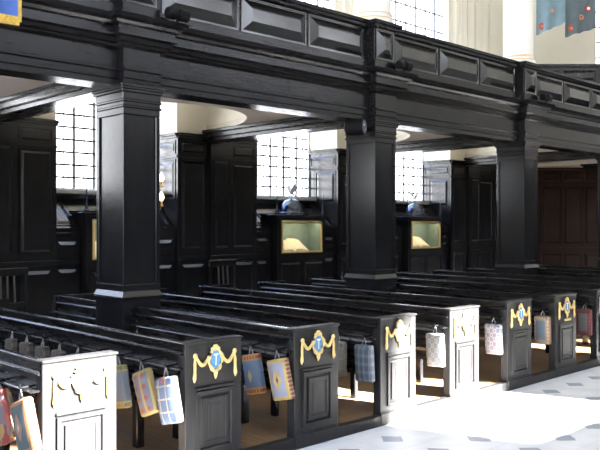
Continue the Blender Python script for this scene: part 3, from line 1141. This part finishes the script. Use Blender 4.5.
# ================================================================== MEMORIAL CASES
def eagle(parent, z):
    e = MB()
    e.tube([(0, 0, z - .03), (0, 0, z + .03)], [.02, .012], 8)
    e.ball((0, 0, z + .02), .035, .035, .02, 12, 6)
    e.tube([(.075, .0, z + .045), (.03, 0, z + .065), (-.02, 0, z + .10), (-.045, 0, z + .135), (-.07, 0, z + .15), (-.092, 0, z + .142)], [.008, .026, .032, .022, .017, .004], 8)
    for s in (-1, 1):
        # raised wing: a tapering slab with feathered edge
        o = [(-.03, .02), (.035, .02), (.05, .07), (.045, .13), (.02, .19), (-.005, .235), (-.02, .17), (-.035, .10)]
        vs = []
        for (x, h) in o:
            vs.append((x, s * (.02 + h * .55), z + .08 + h * .72))
        for (x, h) in o:
            vs.append((x, s * (.034 + h * .55), z + .07 + h * .72))
        n = len(o)
        fs = [tuple(range(n)), tuple(range(2 * n - 1, n - 1, -1))] + [(i, (i + 1) % n, n + (i + 1) % n, n + i) for i in range(n)]
        e.add(vs, fs)
    e.prism([(.07, z + .04), (.13, z + .012), (.125, z + .0), (.06, z + .03)], 'y', -.022, .022)
    return e.build('eagle', STEEL, parent)


def make_case(c, label, blab, eag):
    r = empty('memorial_case', (c, 9.46, 0))
    tag(r, label, 'display case', 'memorial book cases under the windows')
    HW, DP = .57, .36
    b = MB()
    b.box(-HW, HW, 0, DP, 0, 1.08)
    b.box(-HW - .02, HW + .02, -.02, DP, 0, .15, .006)
    for (a, e) in ((-HW, -.475), (.475, HW)):
        b.box(a, e, 0, DP, 1.08, 1.72)
    b.box(-.475, .475, 0, DP, 1.68, 1.72)
    b.box(-.475, .475, DP - .02, DP, 1.08, 1.68)
    b.box(-.475, .475, 0, .03, 1.08, 1.13)
    for a in (-.52, .02):
        b.field((a, 0, .22), (1, 0, 0), (0, 0, 1), (0, -1, 0), .5, .78, .03, .016)
    b.build('body', W_V, r)
    t = MB()
    t.box(-HW - .02, HW + .02, -.025, .37, 1.72, 1.745, .006)
    t.box(-HW - .045, HW + .045, -.05, .38, 1.745, 1.775, .008)
    t.box(-.27, .27, .36, .52, 1.735, 1.775, .006)
    t.ball((0, -.012, 1.70), .022, .016, .022, 8, 6)
    t.build('top_moulding', W_V, r)
    f = MB()
    for (x0, x1, z0, z1) in ((-.475, -.445, 1.13, 1.655), (.445, .475, 1.13, 1.655), (-.445, .445, 1.625, 1.655), (-.445, .445, 1.13, 1.16)):
        f.box(x0, x1, -.018, .012, z0, z1, .006)
    f.build('gilt_frame', GOLDF, r)
    ln = MB()
    ln.box(-.47, .47, DP - .04, DP - .021, 1.085, 1.675)
    ln.box(-.47, -.455, .02, DP - .04, 1.085, 1.675)
    ln.box(.455, .47, .02, DP - .04, 1.085, 1.675)
    ln.box(-.455, .455, .03, DP - .04, 1.081, 1.12)
    ln.build('lining', GREEN, r)
    MB().add([(-.44, .004, 1.165), (.44, .004, 1.165), (.44, .004, 1.62), (-.44, .004, 1.62)], [(0, 1, 2, 3)]).build('glass', GLASS, r)
    d = MB()
    cy = .27
    d.lathe((0, cy, 1.775), [(.235, 0), (.235, .03), (.215, .04), (.205, .05)], 32)
    d.lathe((0, cy, 1.825), [(.205 * math.cos(PI / 2 * i / 10) + .001, .225 * math.sin(PI / 2 * i / 10)) for i in range(11)], 32)
    d.build('dome', DOME, r)
    g = eagle(r, 2.07)
    g.location = (0, cy, 0)
    g.rotation_euler = (0, 0, eag)
    for x in (-HW + .03, HW - .03):
        fi = MB().box(-.025, .025, -.025, .025, 0, .04, .004)
        fi.lathe((0, 0, .04), [(.018, 0), (.022, .03), (.014, .06), (.012, .16), (.007, .30), (.002, .36)], 8)
        fi.build('finial', DOME, r).location = (x, .04, 1.775)
    sl = MB().box(-.40, .10, .10, .40, 1.681 - .02, 1.681)
    lamp = bpy.data.lights.new('case_lamp', 'AREA')
    lamp.shape = 'RECTANGLE'
    lamp.size, lamp.size_y = .8, .05
    lamp.energy = 3.2
    lamp.color = (1, .90, .70)
    lo = bpy.data.objects.new('case_lamp', lamp)
    COL.objects.link(lo)
    lo.parent = r
    lo.location = (0, .06, 1.67)
    lo.rotation_euler = (R(18), 0, 0)
    # open book on a sloping rest
    bk = empty('memorial_book', (c - .13, 9.46 + .172, 1.122))
    tag(bk, blab, 'book', 'open memorial books')
    rs = MB().prism([(-.14, 0), (.14, 0), (.14, .20), (-.14, .02)], 'x', -.34, .34)
    rs.build('book_rest', W_V, bk)
    vs, fs = [], []
    n = 16
    for j in (0, 1):
        for i in range(n + 1):
            t = -1 + 2 * i / n
            z = .045 * (1 - (abs(t) - .35) ** 2 * 1.6) - (.035 if abs(t) < .08 else 0)
            y = -.135 + .26 * j
            vs.append((.33 * t, y, .02 + .18 * (j) + z + .005))
    fs = [(i, i + 1, n + 2 + i, n + 1 + i) for i in range(n)]
    base = len(vs)
    for j in (0, 1):
        for i in range(n + 1):
            t = -1 + 2 * i / n
            vs.append((.33 * t, -.135 + .26 * j, .025 + .18 * j))
    fs += [(i, i + 1, base + i + 1, base + i) for i in range(n)]
    fs += [(n + 1 + i, n + 2 + i, base + n + 2 + i, base + n + 1 + i) for i in range(n)]
    fs += [(0, n + 1, base + n + 1, base), (n, 2 * n + 1, base + 2 * n + 1, base + n)]
    MB().add(vs, fs).build('pages', PAPER, bk)
    MB().box(-.008, .008, -.165, .13, .0, .012).xform(Matrix.Rotation(R(31), 4, 'X')).build('ribbon', RED, bk).location = (.0, 0, .10)
    return r


make_case(rec_c(0), 'gilt-framed case under the leftmost window, mostly hidden by the nearest column', 'open book in the case behind the nearest column', .3)
make_case(rec_c(1), 'lit gilt-framed case with domed top and eagle under the middle window', 'open cream book lit in the case under the middle window', -.35)
make_case(rec_c(2), 'smaller looking lit gilt-framed case with eagle right of the loudspeaker column', 'open cream book lit in the case right of the loudspeaker column', PI / 2 - .5)

# ================================================================== LAMPS, SPEAKER, FLAGS, CHAIRS
def make_sconce():
    x = col_x(0) + COL_W
    r = empty('wall_sconce', (x, 6.17, 1.75))
    tag(r, 'glowing twin-bulb sconce on the right face of the nearest column', 'lamp')
    MB().box(0, .014, -.05, .05, -.06, .34, .004).build('backplate', BRASS, r)
    for (z, y) in ((.035, .0), (.215, .0)):
        MB().tube([(.01, y, z), (.03, y, z - .035), (.05, y, z - .035), (.062, y, z - .01)], .006, 8).build('arm', BRASS, r)
        MB().lathe((.062, y, z - .012), [(.006, 0), (.026, .008), (.028, .012), (.011, .014), (.011, .055)], 14).build('candle_cup', GOLD, r)
        MB().lathe((.062, y, z + .043), [(.010, 0), (.022, .018), (.026, .036), (.016, .062), (.002, .088)], 14).build('bulb', BULB, r)
    return r


make_sconce()


def make_flood(x, label):
    r = empty('floodlight', (x, 6.02, 3.468))
    tag(r, label, 'floodlight', 'black floodlights on the gallery ledge')
    MB().box(-.05, .05, -.02, .04, 0, .012).build('bracket', BLACK, r)
    r2 = MB().tube([(0, .0, .01), (0, 0, .07)], .010, 8).build('stem', BLACK, r)
    h = MB().lathe((-.115, 0, .10), [(.045, 0), (.055, .01), (.055, .085), (.035, .10), (.035, .12), (.058, .135), (.058, .225), (.05, .23)], 18, 'x')
    h.build('housing', BLACK, r)
    MB().lathe((.116, 0, .10), [(.048, 0), (.046, .002)], 18, 'x').build('lens', plain('dark_glass', (.05, .05, .055), .15), r)
    return r


make_flood(4.19, 'black floodlight on the gallery ledge above the nearest column')
make_flood(7.56, 'black floodlight on the gallery ledge right of the white column foot')
make_flood(11.06, 'black floodlight on the gallery ledge below the blue flags, the farthest one')

sp = empty('loudspeaker', (6.90, 6.22, 2.77))
tag(sp, 'small black loudspeaker mounted high on the middle column', 'loudspeaker')
sp.rotation_euler = (0, 0, R(-66))
MB().lathe((-.13, 0, 0), [(.07, 0), (.10, .02), (.105, .20), (.095, .235)], 10, 'x').build('housing', BLACK, sp)
gm = MB().lathe((.106, 0, 0), [(.082, 0), (.080, .004)], 10, 'x')
gm.build('grille', plain('grey_grille', (.10, .105, .13), .5, var=.4, scale=60), sp)
bm_ = MB().box(-.03, .03, .08, .24, -.02, .02, .004)
bm_.build('bracket', BLACK, sp)
bd = MB().lathe((.111, -.03, .02), [(.014, 0), (.012, .004)], 8, 'x')
bd.lathe((.111, .025, -.03), [(.010, 0), (.008, .004)], 8, 'x')
bd.build('badge', WHITEP, sp)


def make_flag(loc, w_, h_, low, mat, label, badges, rz):
    r = empty('hanging_flag', loc, rz)
    tag(r, label, 'flag', 'flags hanging above the gallery')
    n, m_ = 18, 14
    vs, fs = [], []
    for j in range(m_ + 1):
        for i in range(n + 1):
            u, v = i / n, j / m_
            drop = h_ + low * (1 - u) + .012 * math.sin(u * 17)
            vs.append((w_ * u, .035 * math.sin(u * 11 + v * .7) * (.3 + .7 * v), -v * drop))
    b0 = len(vs)
    vs += [(x, y + .004, z) for (x, y, z) in vs]
    for j in range(m_):
        for i in range(n):
            a = j * (n + 1) + i
            fs.append((a, a + 1, a + n + 2, a + n + 1))
            fs.append((b0 + a, b0 + a + n + 1, b0 + a + n + 2, b0 + a + 1))
    MB().add(vs, fs, True).build('cloth', mat, r)
    for (u, v, rad, mats_) in badges:
        x, z = w_ * u, -v * (h_ + low * (1 - u))
        y = .035 * math.sin(u * 11 + v * .7) * (.3 + .7 * v) - .012
        MB().lathe((x, y, z), [(rad * .7, -.003), (rad, 0), (rad, .006)], 16, 'y').build('badge', mats_[0], r)
        MB().lathe((x, y - .006, z + .0), [(rad * .45, 0), (rad * .5, .004)], 12, 'y').build('badge_centre', mats_[1], r)
    p = MB().tube([(-.01, .0, .012), (w_ - .03, 0, .012)], .014, 8)
    p.build('pole', BRASS, r)
    return r


FL1 = plain('pale_blue_silk', (.20, .30, .36), .8, var=.12, scale=5)
FL2 = plain('slate_blue_silk', (.10, .135, .15), .8, var=.12, scale=5)
BR = plain('badge_red', (.42, .07, .05), .8, var=.2, scale=30)
BO = plain('badge_tan', (.50, .24, .14), .8, var=.2, scale=30)
PINK = plain('badge_pink', (.6, .35, .32), .8)
make_flag((14.78, 8.26, 6.55), .60, .72, .26, FL1, 'pale blue flag with two red badges next to the white column', [(.55, .56, .05, (BO, PINK)), (.2, .86, .075, (BR, BO))], R(-43))
make_flag((15.22, 7.84, 6.55), .62, .84, .18, FL2, 'darker slate blue flag with red badges, right of the pale blue flag', [(.52, .66, .06, (BO, BR)), (.2, .85, .075, (BR, BO)), (.78, .48, .07, (BR, WHITEP))], R(-43))

bn = empty('hanging_banner', (2.33, 6.06, 4.03))
tag(bn, 'blue banner with yellow fringe over the gallery rail, top left corner', 'banner')
vs, fs = [], []
for j in range(9):
    for i in range(7):
        vs.append((.30 * i / 6, -.02 * math.sin(i * 1.3) - .10, -.80 * j / 8))
b0 = len(vs)
vs += [(x, y + .006, z) for (x, y, z) in vs]
for j in range(8):
    for i in range(6):
        a = j * 7 + i
        fs += [(a, a + 1, a + 8, a + 7), (b0 + a, b0 + a + 7, b0 + a + 8, b0 + a + 1)]
MB().add(vs, fs, True).build('cloth', plain('royal_blue_silk', (.04, .10, .34), .7, var=.2, scale=6), bn)
fg = MB()
for i in range(24):
    x = .30 * i / 23
    fg.box(x - .005, x + .005, -.125, -.10, -.86, -.79)
for j in range(56):
    z = -.82 * j / 55
    fg.box(.295, .325, -.122, -.105, z - .006, z + .004)
fg.build('fringe', plain('yellow_fringe', (.62, .42, .08), .8, var=.25, scale=50), bn)
MB().tube([(-.05, -.10, .012), (.36, -.10, .012)], .012, 8).build('pole', BRASS, bn)


def make_chair(x, y, label):
    r = empty('slat_back_chair', (x, y, 0))
    tag(r, label, 'chair', 'dark chairs against the aisle wall')
    MB().box(-.24, .24, -.22, .22, .43, .46, .008).build('seat', W_V, r)
    for sx in (-1, 1):
        MB().tube([(sx * .21, -.19, 0), (sx * .21, -.19, .43)], .019, 8).build('leg', W_V, r)
        MB().tube([(sx * .21, .20, 0), (sx * .22, .20, .46), (sx * .235, .25, 1.05)], .02, 8).build('leg', W_V, r)
    MB().box(-.26, .26, .225, .265, .98, 1.08, .012).build('top_rail', W_V, r)
    MB().box(-.225, .225, .205, .235, .60, .66, .008).build('lower_rail', W_V, r)
    for i in (-1, 0, 1):
        MB().tube([(i * .085, .22, .66), (i * .085, .243, .985)], .012, 8).build('back_spindle', PALE, r)
    return r


make_chair(3.93, 8.95, 'dark spindle-back chair against the panelling at the left edge')
make_chair(7.22, 8.95, 'dark spindle-back chair against the panelled pier between the two left windows')
